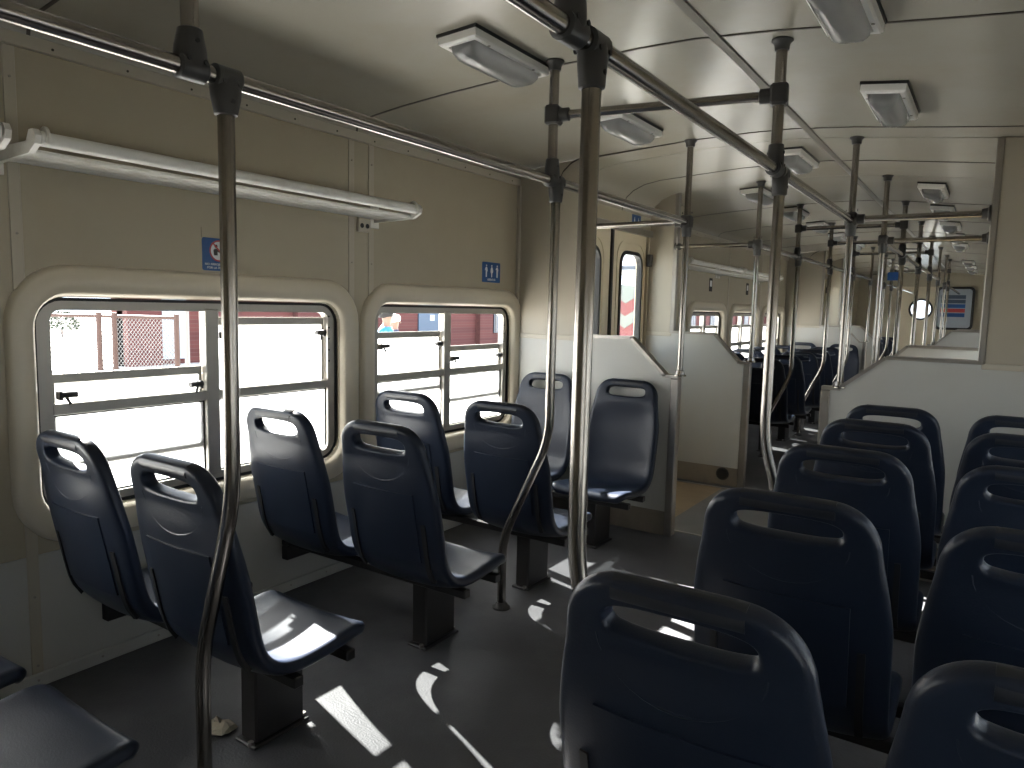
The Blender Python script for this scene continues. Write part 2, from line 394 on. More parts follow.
# ------------------------------------------------------------------ doorway walls and doors
DN = [0]
def make_doorway(sgn, ya, yb, label):
    DN[0] += 1
    x = VL if sgn < 0 else VR
    P = (lambda a, b, d: (x-d, a, b)) if sgn < 0 else (lambda a, b, d: (x+d, a, b))
    q = 1 if sgn < 0 else -1
    d0, d1 = ya+.09, yb-.02
    wroot = empty('wall_doorway_%d' % DN[0]); tag(wroot, 'inset cream wall around the %s' % label, 'wall', kind='structure')
    MB().prism([(ya-.02, 0), (d0, 0), (d0, 1.80), (d1, 1.80), (d1, 0), (yb+.02, 0), (yb+.02, 1.95), (ya-.02, 1.95)], [], P, 0, .06).build('panel', 'wall', wroot)
    MB().cbox(min(x, x+q*.035), max(x, x+q*.035), d0+.1, d1, 1.79, 1.835, .004).build('header_trim', 'alu', wroot)
    MB().cbox(min(x+q*.0, x+q*.035), max(x+q*.0, x+q*.035), d1-.035, d1+.01, 1.575, 1.665, .004).build('door_stop', 'clamp', wroot)
    root = empty('door_%d' % DN[0], (x, (d0+d1)/2, 0)); tag(root, label, 'door', kind='structure')
    mid = d0+(d1-d0)*.52
    MB().box(-q*.015-.012, -q*.015+.012, mid-.012-(d0+d1)/2, mid+.012-(d0+d1)/2, .01, 1.795).build('meeting_edge', 'seal', root)
    for k, (a, b) in enumerate(((d0, mid-.006), (mid+.006, d1))):
        cy = (a+b)/2+(.035 if k else -.02)
        hole = rrect(cy-.175, cy+.175, .92, 1.655, .09)
        PP = lambda a_, b_, d, y0=(d0+d1)/2: (-d*q, a_-y0, b_)
        leaf = MB().prism(rect(a, b, .01, 1.795), [hole], PP, .02, .06).build('leaf', 'door', root)
        mm = MB(); r1 = rrect(cy-.19, cy+.19, .905, 1.67, .105); r2 = rrect(cy-.165, cy+.165, .93, 1.645, .08)
        mm.loft([[PP(*p, .021) for p in r1], [PP(*p, .010) for p in r1], [PP(*p, .010) for p in r2], [PP(*p, .05) for p in r2]]).build('rubber_gasket', 'seal', leaf, True)
        MB().prism(rrect(cy-.174, cy+.174, .921, 1.654, .09), [], PP, .036, .040).build('pane', 'clearpane', leaf)
        r1 = rrect(cy-.24, cy+.24, .85, 1.74, .13); r2 = rrect(cy-.225, cy+.225, .865, 1.725, .12)
        MB().loft([[PP(*p, .022) for p in r1], [PP(*p, .014) for p in r1], [PP(*p, .014) for p in r2], [PP(*p, .022) for p in r2]]).build('pressed_rib', 'door', leaf, True)
    return root
make_doorway(-1, Y1+.02, Y2-.02, 'double leaf cream door with tall rounded windows beyond the low partition')
make_doorway(1, Y1R+.02, Y2-.02, 'double leaf door on the right of the first doorway')
make_doorway(-1, Y3+.02, Y4-.02, 'double leaf cream door in the far doorway on the left')
make_doorway(1, Y3+.02, Y4-.02, 'double leaf door on the right of the far doorway')

# ------------------------------------------------------------------ ceiling
ce = empty('ceiling'); tag(ce, 'glossy cream arched ceiling of wide panels with dark seams', 'ceiling', kind='structure')
def ceil_panel(prof, a, b, m, up, name):
    mb = MB(); mb.loft([[(x, a, z+up) for x, z in prof], [(x, b, z+up) for x, z in prof]], close=False)
    mb.loft([[(x, a, z+up+.01) for x, z in prof], [(x, b, z+up+.01) for x, z in prof]], close=False)
    mb.loft([[(x, a, z+up) for x, z in prof], [(x, a, z+up+.01) for x, z in prof]], close=False)
    mb.loft([[(x, b, z+up) for x, z in prof], [(x, b, z+up+.01) for x, z in prof]], close=False)
    return mb.build(name, m, ce, True, angle=.9)
seams = [YB, -.28, 1.06, 2.40, Y1]
def panel_row(prof, ys):
    for a, b in zip(ys, ys[1:]): ceil_panel(prof, a+.004, b-.004, 'ceil', 0, 'panel')
    ceil_panel([(x, z) for x, z in prof], ys[0]-.02, ys[-1]+.02, 'backing', .022, 'roof_backing')
    for y in ys[1:-1]:
        ceil_panel(prof, y-.0055, y+.0055, 'seam', -.0025, 'seam_bead')
panel_row(CEIL, seams); CEILM = [q for q in CEILV if q[0] < -.85]+[q for q in CEIL if q[0] > -.85]
panel_row(CEILM, [Y1, Y1R]); panel_row(CEILV, [Y1R, 4.63, Y2])
ceil_panel(CEILM, Y1-.0055, Y1+.0055, 'seam', -.0025, 'seam_bead')
panel_row(CEIL, [Y2, 6.35, 7.55, 8.75, 9.7, Y3]); panel_row(CEILV, [Y3, 11.3, Y4]); panel_row(CEIL, [Y4, 13.3, 14.6, 15.9, YE])
MB().box(XL-.2, XR+.2, YB-.1, YE+.1, 2.2, 2.23).build('outer_roof', 'backing', ce)
cs = MB(); xs = -.83; zs_ = ceil_z(xs)
cs.cbox(xs-.016, xs+.016, YB, YE, zs_-.007, zs_+.004, .002).build('cover_strip', 'coverstrip', ce)
# end walls
be = empty('wall_back'); tag(be, 'plain end wall behind the camera', 'wall', kind='structure')
MB().box(XL-.08, XR+.08, YB-.06, YB, -.05, 2.2).build('panel', 'wall', be)
ee = empty('wall_end'); tag(ee, 'cream end wall of the coach with round porthole and framed notice', 'wall', kind='structure')
PE = lambda a, b, d: (a, YE+d, b)
MB().prism(rect(XL-.08, XR+.08, -.05, 2.2), [circ(-1.29, 1.40, .18, 28)], PE, 0, .06).build('panel', 'wall', ee)
MB().prism(rect(-1.72, -1.02, 0, 1.86), [circ(-1.29, 1.40, .185, 28)], PE, -.03, 0).build('door_panel', 'door', ee)
MB().loft([[PE(a, b, d) for a, b in circ(-1.29, 1.40, r, 28)] for r, d in ((.22, -.03), (.22, -.05), (.18, -.05), (.18, .02))]).build('porthole_ring', 'seal', ee, True)
MB().prism(circ(-1.29, 1.40, .182, 28), [], PE, .02, .025).build('pane', 'clearpane', ee)

# ------------------------------------------------------------------ partitions
def make_partition(name, Y, xw, xe, xs, xu, ze, zs, prof, label, kick='kick'):
    """xw wall side, xe aisle end, xs where the slope begins, xu edge of the tall part"""
    root = empty(name, ((xw+xe)/2, Y, 0)); tag(root, label, 'partition', 'low partitions beside the doorways')
    cx = (xw+xe)/2; q = 1 if xe > xw else -1
    P = lambda a, b, d: (a-cx, d, b)
    t = .018
    fl_ = .06*q
    low = [(xw, .0), (xe, .0), (xe, ze), (xe-fl_, ze), (xs, zs), (xw, zs)]
    MB().prism(low, [], P, -t, t).build('lower_panel', 'part', root)
    topz = [(xu, ceil_z(xu, prof)-.002)]
    lo, hi = min(xw, xu), max(xw, xu)
    pr = [(x, z) for x, z in prof if lo < x < hi]
    pr = [(lo, ceil_z(lo+1e-4, prof))]+pr+[(hi, ceil_z(hi-1e-4, prof))]
    MB().prism([(lo, zs+.002), (hi, zs+.002)]+[(x, z-.004) for x, z in pr[::-1]], [], P, -t, t).build('upper_panel', 'partbeige', root)
    # caps along the top edges
    cap = MB()
    def bar(p0, p1, w=.027, h=.018):
        d = Vector((p1[0]-p0[0], p1[1]-p0[1])); n = Vector((-d.y, d.x)).normalized()*h
        if n.y < 0: n = -n
        cap.prism([p0, p1, (p1[0]+n.x, p1[1]+n.y), (p0[0]+n.x, p0[1]+n.y)], [], P, -w, w)
    bar((xu, zs), (xs, zs)); bar((xs, zs), (xe-fl_, ze)); bar((xe-fl_-.01*q, ze), (xe+.022*q, ze))
    cap.build('cap_rail', 'alu', root)
    a, b = sorted((xe-.022*q, xe+.024*q))
    MB().cbox(a-cx, b-cx, -.028, .028, 0, ze, .005).build('end_post', 'alu', root)
    a, b = sorted((xu-.012*q, xu+.018*q))
    MB().cbox(a-cx, b-cx, -.024, .024, zs, ceil_z(xu, prof)-.002, .004).build('edge_strip', 'alu', root)
    a, b = sorted((xw, xu))
    MB().cbox(a-cx, b-cx, -.022, .022, zs-.022, zs+.006, .002).build('joint_strip', 'strip', root)
    a, b = sorted((xw, xe-.008*q))
    kp = MB().box(a-cx, b-cx, -.022, .022, 0, .135).build('kick_plate', kick, root)
    return root
pL1 = make_partition('partition', Y1, XL, -1.43, -1.70, -2.0, .885, 1.085, CEIL, 'pale grey low partition with sloped steel edge behind the two rear-facing left seats')
pL2 = make_partition('partition', Y2, VL, -1.43, -1.68, -2.0, .89, 1.085, CEIL, 'pale grey partition with brown kick plate on the far side of the left doorway')
vh = MB(); vh.tube([(0, -.026, 0), (0, -.020, 0)], .046, 20); vh.build('vent_plate', 'clamp', pL2, loc=(-1.56-(VL-1.43)/2, 0, .085), smooth=True)
MB().tube([(0, -.030, 0), (0, -.018, 0)], .037, 16).build('vent_hole', 'black', pL2, loc=(-1.56-(VL-1.43)/2, 0, .085), smooth=True)
make_partition('partition', Y1R, XR, -.70, -.433, -.037, .865, 1.035, CEIL, 'pale partition with steel capped slope in front of the right seats')
make_partition('partition', Y2, XR, -.68, -.44, -.05, .88, 1.055, CEIL, 'second partition on the right, only its top edge showing past the first')
make_partition('partition', Y3, XL, -1.43, -1.70, -2.0, .885, 1.085, CEIL, 'left partition at the near edge of the far doorway')
make_partition('partition', Y4, XL, -1.43, -1.70, -2.0, .885, 1.085, CEIL, 'left partition at the far edge of the far doorway')
make_partition('partition', Y3, XR, -.68, -.44, -.05, .885, 1.07, CEIL, 'third partition on the right, at the near edge of the far doorway')
make_partition('partition', Y4, XR, -.68, -.44, -.05, .885, 1.07, CEIL, 'fourth partition on the right, at the far edge of the far doorway')

# ------------------------------------------------------------------ seats
PROF = [(0, .868), (.026, .77), (.054, .65), (.080, .525), (.100, .42), (.113, .375), (.135, .345), (.17, .329), (.22, .323), (.29, .326), (.37, .336), (.425, .342), (.455, .336), (.472, .317), (.477, .292)]
def catmull(pts, per=6):
    out = []
    for i in range(len(pts)-1):
        p0 = Vector(pts[max(i-1, 0)]); p1 = Vector(pts[i]); p2 = Vector(pts[i+1]); p3 = Vector(pts[min(i+2, len(pts)-1)])
        for k in range(per):
            t = k/per
            out.append(.5*((2*p1)+(p2-p0)*t+(2*p0-5*p1+4*p2-p3)*t*t+(3*p1-p0-3*p2+p3)*t**3))
    out.append(Vector(pts[-1])); return out
FINE = catmull(PROF); ACC = [0]
for a_, b_ in zip(FINE, FINE[1:]): ACC.append(ACC[-1]+(b_-a_).length)
SL = ACC[-1]
def prof_at(s):
    s = max(0, min(SL, s))
    for i in range(len(ACC)-1):
        if ACC[i+1] >= s:
            t = (s-ACC[i])/max(1e-9, ACC[i+1]-ACC[i]); return FINE[i].lerp(FINE[i+1], t)
    return FINE[-1]
def prof_n(s):
    d = (prof_at(s+.012)-prof_at(s-.012)).normalized(); return Vector((-d.y, d.x)) if -d.y > 0 or d.x > 0 else Vector((d.y, -d.x))
def half_w(s):
    k = lambda a, b: max(0, min(1, (s-a)/(b-a)))
    w_ = .175+.037*k(0, .28)
    e = SL-s
    if e < .06: w_ -= .035*(1-e/.06)**2
    return w_
def seat_pt(x, s, n=0.):
    p = prof_at(s); nn = prof_n(s); wv = half_w(s); u = min(1, abs(x)/wv)
    k = max(0, min(1, (s-.13)/.08)); ke = max(0, min(1, (SL-s)/.10))
    con = -.022*(1-u**2.6)*k*ke
    o = con+n
    return (x, p.x+nn.x*o, p.y+nn.y*o)
def seat_shell():
    nc = 13; s1 = .145; TS = [-1+2*i/(nc-1) for i in range(nc)]
    rows = [s1]+[s1+(SL-s1)*(i/17) for i in range(1, 18)]
    vs = []; fs = []; g = {}
    for r, s in enumerate(rows):
        wv = half_w(s)
        for c in range(nc): g[r, c] = len(vs); vs.append((TS[c]*wv, s))
    for r in range(len(rows)-1):
        for c in range(nc-1): fs.append((g[r,c], g[r+1,c], g[r+1,c+1], g[r,c+1]))
    # top region around the handle hole
    outer = [g[0, c] for c in range(nc)]; R_ = .082
    pts = []
    for s in (.115, .085): pts.append((half_w(s), s))
    for i in range(6):
        t = i/5*PI/2; wv = half_w(R_*(1-math.sin(t))); pts.append((wv-R_+R_*math.cos(t), R_*(1-math.sin(t))))
    right = pts
    top = [(x, 0) for x in (.06, .03, 0, -.03, -.06)]
    left = [(-x, s) for x, s in right[::-1]]
    for p in right+top+left: outer.append(len(vs)); vs.append(p)
    n = len(outer); hc = (0, .069); HL, HH = .112, .027
    rings = [outer]
    for f in (.45, .8, 1.0):
        rg = []
        for i in outer:
            x, s = vs[i]; a = math.atan2((s-hc[1])/.62, (x-hc[0])); ca, sa = math.cos(a), math.sin(a)
            hx = HL*math.copysign(abs(ca)**.62, ca); hs = HH*math.copysign(abs(sa)**.62, sa)
            rg.append(len(vs)); vs.append((x+(hc[0]+hx-x)*f, s+(hc[1]+hs-s)*f))
        rings.append(rg)
    for a, b in zip(rings, rings[1:]):
        for i in range(n): fs.append((a[i], a[(i+1) % n], b[(i+1) % n], b[i]))
    me = bpy.data.meshes.new('seat_shell_base'); me.from_pydata([seat_pt(*p) for p in vs], [], fs)
    import bmesh
    bm = bmesh.new(); bm.from_mesh(me); bmesh.ops.recalc_face_normals(bm, faces=bm.faces)
    up = [f for f in bm.faces if abs(f.calc_center_median().y-.29) < .04]
    if sum(f.normal.z for f in up) < 0: bmesh.ops.reverse_faces(bm, faces=bm.faces)
    bm.to_mesh(me); bm.free(); me.materials.append(M['seat'])
    o = bpy.data.objects.new('t', me); COL.objects.link(o)
    md = o.modifiers.new('s', 'SOLIDIFY'); md.thickness = .040; md.offset = -1
    md = o.modifiers.new('b', 'SUBSURF'); md.levels = 2; md.render_levels = 2
    dg = bpy.context.evaluated_depsgraph_get(); dg.update()
    out = bpy.data.meshes.new_from_object(o.evaluated_get(dg)); out.name = 'seat_shell'
    bpy.data.objects.remove(o)
    out.polygons.foreach_set('use_smooth', [True]*len(out.polygons))
    return out
SEAT = seat_shell()
BK = -.0405
GRIP = MB().tube([seat_pt(-.098+.196*i/8, .0225, -.020) for i in range(9)], .0225, 14).mesh('grip', 'grip', True)
def sheet(xs_, ss, n0, n1):
    mb = MB(); nx = len(xs_)
    for n_ in (n0, n1):
        mb.loft([[seat_pt(x, s, n_) for x in xs_] for s in ss], close=False)
    for s in (ss[0], ss[-1]): mb.loft([[seat_pt(x, s, n0) for x in xs_], [seat_pt(x, s, n1) for x in xs_]], close=False)
    for x in (xs_[0], xs_[-1]): mb.loft([[seat_pt(x, s, n0) for s in ss], [seat_pt(x, s, n1) for s in ss]], close=False)
    return mb
PANEL = MB()
_o = [seat_pt(x, s, BK-.0035) for x, s in rrect(-.135, .135, .225, .47, .035, 6)]
_i = [seat_pt(x, s, BK+.006) for x, s in rrect(-.142, .142, .218, .477, .040, 6)]
PANEL = sheet([-.135+.27*i/8 for i in range(9)], [.225+.245*i/8 for i in range(9)], BK+.008, BK-.003).mesh('back_panel', 'seat', True, .7)
ARC = MB().tube([seat_pt(.128*math.cos(a), .100+.092*math.sin(a), BK+.0026) for a in [PI*i/16 for i in range(17)]], .003, 6).mesh('emblem_arc', 'seat', True)
EMB = MB()
for k, x in enumerate((-.024, -.008, .008, .024)):
    EMB.loft([[seat_pt(x+a*.006, .150+b*.009, BK+.006) for a, b in ((-1,-1),(1,-1),(1,1),(-1,1))], [seat_pt(x+a*.0045, .150+b*.0075, BK+.0005) for a, b in ((-1,-1),(1,-1),(1,1),(-1,1))]])
    n0 = len(EMB.v); EMB.f.append((n0-4, n0-3, n0-2, n0-1))
EMB = EMB.mesh('emblem', 'seat')
def slot_mesh(x): return sheet([x-.008, x, x+.008], [.33+.20*i/8 for i in range(9)], BK+.008, BK-.004).mesh('side_slot', 'slot', True, .7)
SLOTS = [slot_mesh(-.160), slot_mesh(.160)]
BEAM = MB().cbox(-.475, .475, -.016, .016, .243, .273, .003).mesh('beam', 'frame')
PED = MB().cbox(-.035, .035, .225, .395, .010, .262, .006).mesh('pedestal', 'frame')
FOOT = MB().cbox(-.045, .045, .212, .408, 0, .010, .003).mesh('foot_plate', 'frame')
BOLT = MB().tube([(0, 0, .010), (0, 0, .024)], .009, 6).mesh('bolt', 'alu')
BRK = MB().cbox(-.018, .018, .17, .41, .186, .246, .004).cbox(-.018, .018, .17, .41, .246, .271, .004).mesh('wall_bracket', 'frame')
def make_bench(loc, rz, side_, gap=.26):
    """side_: +1 when the aisle lies on the bench's local +x"""
    root = empty('double_seat', loc, rz)
    for s in (-1, 1):
        sh = put('seat', SEAT, root, (s*gap, 0, 0))
        put('grip', GRIP, sh); put('back_panel', PANEL, sh); put('emblem_arc', ARC, sh); put('emblem', EMB, sh)
        for m in SLOTS: put('side_slot', m, sh)
    for y in (.20, .385): put('beam', BEAM, root, (0, y, 0))
    pd = put('pedestal', PED, root, (side_*.25, -.02, 0))
    ft = put('foot_plate', FOOT, root, (side_*.25, -.02, 0))
    for dy in (.218, .402): put('bolt', BOLT, ft, (.02, dy, -.006))
    put('wall_bracket', BRK, root, (-side_*.455, 0, 0))
    return root
GS = 'pairs of dark blue moulded seats'
def bench(loc, rz, side_, label, group=GS):
    return tag(make_bench(loc, rz, side_, .26 if loc[0] < -1 else .235), label, 'seat', group)
LX, RX = -1.92, -.106
bench((LX+.035, .305, 0), 0, 1, 'dark blue double seat cut off at the bottom left corner, only its cushions showing')
bench((LX, .997, 0), 0, 1, 'dark blue double seat beside the first left window, sunlight patch on its aisle cushion')
bench((LX, 1.725, 0), 0, 1, 'middle one of the three forward-facing dark blue double seats on the left')
bench((LX, 2.42, 0), 0, 1, 'dark blue double seat beside the window with the three-figure sign, backs to the camera')
bench((LX-.022, 3.69, 0), PI, -1, 'dark blue double seat facing the camera against the low grey partition')
rl = ['nearest dark blue double seat on the right, large in the bottom right corner', 'second nearest dark blue double seat on the right',
      'third nearest dark blue double seat on the right', 'fourth nearest dark blue double seat on the right', 'dark blue double seat on the right nearest to the steel capped partition']
for y, l in zip((.965, 1.61, 2.29, 2.95, 3.487), rl): bench((RX, y, 0), 0, -1, l)
ordn = ['first', 'second', 'third', 'fourth', 'fifth', 'sixth', 'seventh']
for i in range(5): bench((LX, 6.42+i*.70, 0), 0, 1, '%s forward-facing double seat behind the left doorway in the middle saloon' % ordn[i], 'seats in the middle saloon')
bench((LX, 10.47, 0), PI, -1, 'distant blue double seat facing the camera before the far doorway', 'seats in the middle saloon')
for i in range(4): bench((RX, 6.1+i*.68, 0), 0, -1, '%s right-hand double seat of the middle saloon, mostly hidden by partitions' % ordn[i], 'seats in the middle saloon')
for i in range(4): bench((LX, 12.9+i*.68, 0), 0, 1, '%s left-hand double seat of the farthest saloon' % ordn[i], 'seats in the far saloon')

# ------------------------------------------------------------------ handrails, poles, clamps
PR = .0180
def bend_path(pts, r=.06, n=5):
    out = [Vector(pts[0])]
    for a, b, c in zip(pts, pts[1:], pts[2:]):
        a, b, c = Vector(a), Vector(b), Vector(c); d0 = (a-b).normalized(); d1 = (c-b).normalized()
        p0 = b+d0*min(r, (a-b).length*.45); p1 = b+d1*min(r, (c-b).length*.45)
        for i in range(n+1):
            t = i/n; out.append(p0*(1-t)**2+b*2*t*(1-t)+p1*t*t)
    out.append(Vector(pts[-1])); return out
def clamp_mesh(up):
    # collar around the rail plus a tapering socket for the pole (up = +1 above the rail, -1 below)
    mb = MB().tube([(0, -.031, 0), (0, -.028, 0), (0, .028, 0), (0, .031, 0)], [.022, .0255, .0255, .022], 16)
    sec = lambda z, a, b: [(x_*a, y_*b, z*up) for x_, y_ in circ(0, 0, 1, 16)]
    mb.loft([sec(0, .0262, .0262), sec(.02, .0262, .036), sec(.04, .0258, .034), sec(.075, .0245, .0245), sec(.078, .019, .019)])
    return mb.mesh('clamp', 'clamp', True, .8)
CLU, CLD = clamp_mesh(1), clamp_mesh(-1)
SCREW = MB()
for (y, z) in ((.018, .012), (-.018, .012), (0, .05)):
    SCREW.tube([(.0245, y, z), (.0275, y, z)], .005, 8); SCREW.tube([(-.0245, y, z), (-.0275, y, z)], .005, 8)
SCREW = SCREW.mesh('clamp_screws', 'black')
FLG = MB().tube([(0,0,0), (0,0,-.006), (0,0,-.014), (0,0,-.034), (0,0,-.036)], [.034, .034, .025, .0225, .018], 18).mesh('ceiling_flange', 'clamp', True, .8)
FFL = MB().tube([(0,0,0), (0,0,.008), (0,0,.014), (0,0,.028)], [.038, .038, .026, .021], 18).mesh('floor_flange', 'clamp', True, .8)
SFL = MB().tube([(0,0,0), (0,0,.006), (0,0,.010), (0,0,.03), (0,0,.032)], [.036, .036, .026, .023, .018], 18).mesh('foot_flange', 'steel', True, .8)
GP = 'steel grab poles'
def pole_low(x, y, dx, label, ybase=None, zlo=.30, zhi=.74):
    """bent pole from the rail down to the floor beside a seat"""
    yb_ = y if ybase is None else ybase
    root = empty('grab_pole', (x+dx, yb_, 0)); tag(root, label, 'pole', GP)
    o = Vector((x+dx, yb_, 0))
    pts = [Vector(p)-o for p in ((x+dx, yb_, 0), (x+dx, yb_, zlo), (x, y, zhi), (x, y, ZR-.03))]
    MB().tube(bend_path(pts, .09), PR, 16).build('tube', 'steel', root, True, angle=1)
    c = put('clamp', CLD, root, Vector((x, y, ZR))-o); s = put('clamp_screws', SCREW, c); s.scale.z = -1
    put('floor_flange', FFL, root)
    return root
def pole_up(x, y, label, dz=0):
    zc = ceil_z(x)
    root = empty('ceiling_post', (x, y, zc)); tag(root, label, 'pole', 'short posts holding the handrail from the ceiling')
    MB().tube([(0, 0, 0), (0, 0, ZR-zc+.03)], PR, 16).build('tube', 'steel', root, True, angle=1)
    c = put('clamp', CLU, root, (0, 0, ZR-zc)); put('clamp_screws', SCREW, c)
    put('ceiling_flange', FLG, root)
    return root
def pole_part(x, y, zb, label):
    zc = ceil_z(x)
    root = empty('partition_pole', (x, y, zb)); tag(root, label, 'pole', 'straight poles standing on the partitions')
    MB().tube([(0, 0, 0), (0, 0, zc-zb)], PR*.9, 16).build('tube', 'steel', root, True, angle=1)
    put('foot_flange', SFL, root); put('ceiling_flange', FLG, root, (0, 0, zc-zb))
    c = put('clamp', CLD, root, (0, 0, ZR-zb)); put('clamp_screws', SCREW, c)
    return root
def rail(x, y0, y1, label):
    root = empty('overhead_handrail', (x, (y0+y1)/2, ZR)); tag(root, label, 'handrail', 'long overhead handrails')
    h = (y1-y0)/2
    MB().tube([(0, -h, 0), (0, h, 0)], PR, 16).build('tube', 'steel', root, True, angle=1)
    return root
TEE = MB().cbox(-.028, .028, -.028, .028, -.034, .034, .007).tube([(.0, 0, 0), (.06, 0, 0), (.062, 0, 0)], [.024, .024, .019], 14).mesh('tee_clamp', 'clamp', True, .5)
ENDF = MB().tube([(0,0,0), (-.008,0,0), (-.012,0,0), (-.035,0,0)], [.036, .036, .027, .023], 16).mesh('end_flange', 'clamp', True, .8)
def cross(p0, p1, label, end0='tee', end1='tee', r=.0155):
    a, b = Vector(p0), Vector(p1); L_ = (b-a).length
    root = empty('cross_rail', a, math.atan2(b.y-a.y, b.x-a.x)); tag(root, label, 'handrail', 'short rails across the coach')
    MB().tube([(0, 0, 0), (L_, 0, 0)], r, 14).build('tube', 'steel', root, True, angle=1)
    put('tee_clamp' if end0 == 'tee' else 'end_flange', TEE if end0 == 'tee' else ENDF, root).rotation_euler.z = 0 if end0 == 'tee' else PI
    e = put('tee_clamp' if end1 == 'tee' else 'end_flange', TEE if end1 == 'tee' else ENDF, root, (L_, 0, 0)); e.rotation_euler.z = PI if end1 == 'tee' else 0
    return root
rail(LR, YB, Y1, 'long steel handrail overhead along the left seats')
rail(RR, YB, Y1R, 'long steel handrail overhead along the right seats')
rail(LR, Y2, Y3, 'steel handrail overhead on the left of the middle saloon')
rail(RR, Y2, Y3, 'steel handrail overhead on the right of the middle saloon')
rail(LR, Y4, YE-.02, 'steel handrail overhead on the left of the farthest saloon')
rail(RR, Y4, YE-.02, 'steel handrail overhead on the right of the farthest saloon')
pole_low(LR, .985, -.15, 'bent steel pole in front of the first left window, nearest on the left', .995, zlo=.38, zhi=.80)
pole_up(LR, .905, 'short steel post above the left handrail at the top left corner')
pole_low(LR, 2.388, -.215, 'bent steel pole next to the seat beside the three-figure sign', 2.40)
pole_up(LR, 2.355, 'short steel post at the left end of the first cross rail')
pole_low(RR, 1.20, .05, 'thick looking steel pole in the middle of the picture, nearest on the right', zlo=.60, zhi=.74)
pole_up(RR, 1.115, 'short post of the right handrail cut off by the top edge')
pole_low(RR, 2.565, .05, 'second steel pole on the right, bending in behind the nearest right seats', zlo=.64, zhi=.80)
pole_up(RR, 2.49, 'short steel post at the right end of the first cross rail')
pole_part(LR, Y1, .898, 'steel pole standing on the end of the low left partition')
pole_part(LR, Y2, .905, 'steel pole on the partition at the far side of the left doorway')
pole_part(RR, Y1R, .878, 'steel pole standing on the end of the right partition')
pole_part(-.63, Y2, .895, 'steel pole on the second right partition')
for x, s, nm in ((LR, -1, 'left'), (RR, 1, 'right')):
    for i, y in enumerate((6.40, 7.80, 9.20)):
        pole_low(x, y, -.2 if s < 0 else .05, '%s bent pole on the %s of the middle saloon' % (ordn[i], nm)); pole_up(x, y-.05, '%s ceiling post on the %s of the middle saloon' % (ordn[i], nm))
    for i, y in enumerate((12.89, 14.25) if s < 0 else (12.89,)):
        pole_low(x, y, -.2 if s < 0 else .05, '%s bent pole on the %s of the farthest saloon' % (ordn[i], nm)); pole_up(x, y-.05, '%s ceiling post on the %s of the farthest saloon' % (ordn[i], nm))
    for y, nm2 in ((Y3, 'near'), (Y4, 'far')):
        pole_part(x, y, .9, 'pole on the %s partition at the %s edge of the far doorway' % (nm, nm2))
cross((LR, 2.355, 1.955), (RR, 2.49, 1.945), 'cross rail high between the left and right handrails nearest the camera')
cross((LR, Y1-.005, ZR+.002), (-2.0, Y1-.005, ZR+.002), 'short rail from the low left partition pole to the tall partition', 'tee', 'flange')
cross((LR, Y2, ZR), (-2.0, Y2, ZR), 'short rail from the second left partition pole to its tall panel', 'tee', 'flange')
cross((RR, Y1R, ZR+.005), (-.055, Y1R, ZR), 'rail from the right partition pole to the tall right panel', 'tee', 'flange')
cross((-.63, Y2, ZR), (-.07, Y2, ZR-.005), 'rail from the second right partition pole to its tall panel', 'tee', 'flange')
for i, y in enumerate((6.35, 7.75, 9.15)): cross((LR, y, 1.95), (RR, y, 1.95), '%s cross rail of the middle saloon' % ordn[i])
for i, y in enumerate((12.84,)): cross((LR, y, 1.95), (RR, y, 1.95), '%s cross rail of the farthest saloon' % ordn[i])

# ------------------------------------------------------------------ ceiling lights
LBASE = MB()
_r = [rect(-.085, .085, -.25, .25), rect(-.078, .078, -.243, .243), rect(-.062, .062, -.225, .225)]
LBASE.loft([[(a, b, .02) for a, b in _r[0]], [(a, b, -.028) for a, b in _r[0]], [(a, b, -.034) for a, b in _r[1]], [(a, b, -.034) for a, b in _r[2]], [(a, b, .0) for a, b in _r[2]]])
n0 = len(LBASE.v); LBASE.f.append((n0-4, n0-3, n0-2, n0-1)); LBASE = LBASE.mesh('lamp_frame', 'lamp')
LLENS = MB()
def lens_ring(a, b, z, r): return [(p[0], p[1], z) for p in rrect(-a, a, -b, b, r, 5)]
LLENS.loft([lens_ring(.060, .222, -.02, .02), lens_ring(.058, .219, -.05, .025), lens_ring(.050, .203, -.068, .03), lens_ring(.034, .17, -.079, .03), lens_ring(.014, .12, -.083, .013)])
n0 = len(LLENS.v); LLENS.f.append(tuple(range(n0-20, n0))); LLENS = LLENS.mesh('lamp_cover', 'lens', True, .7)
LTUBE = MB().tube([(-.022, -.18, -.028), (-.022, .18, -.028)], .012, 10).tube([(.022, -.18, -.028), (.022, .18, -.028)], .012, 10).mesh('lamp_tubes', 'lamp', True)
LGAS = MB().box(-.09, .09, -.255, .255, -.004, .03).mesh('gasket', 'black')
LSCR = MB().tube([(0, 0, -.036), (0, 0, -.030)], .006, 8).mesh('screw', 'alu')
def lamp(x, y, label, prof=CEIL):
    z = ceil_z(x, prof); sl = (ceil_z(x+.05, prof)-ceil_z(x-.05, prof))/.1
    root = empty('ceiling_light', (x, y, z-.006)); root.rotation_euler = (0, -math.atan(sl), 0); root.scale = (.9, .92, .95)
    tag(root, label, 'lamp', 'unlit ceiling lamps')
    put('lamp_frame', LBASE, root); put('lamp_cover', LLENS, root); put('lamp_tubes', LTUBE, root); put('gasket', LGAS, root)
    for a, b in ((-.07, -.15), (.07, -.15), (-.07, .15), (.07, .15)): put('screw', LSCR, root, (a, b, 0))
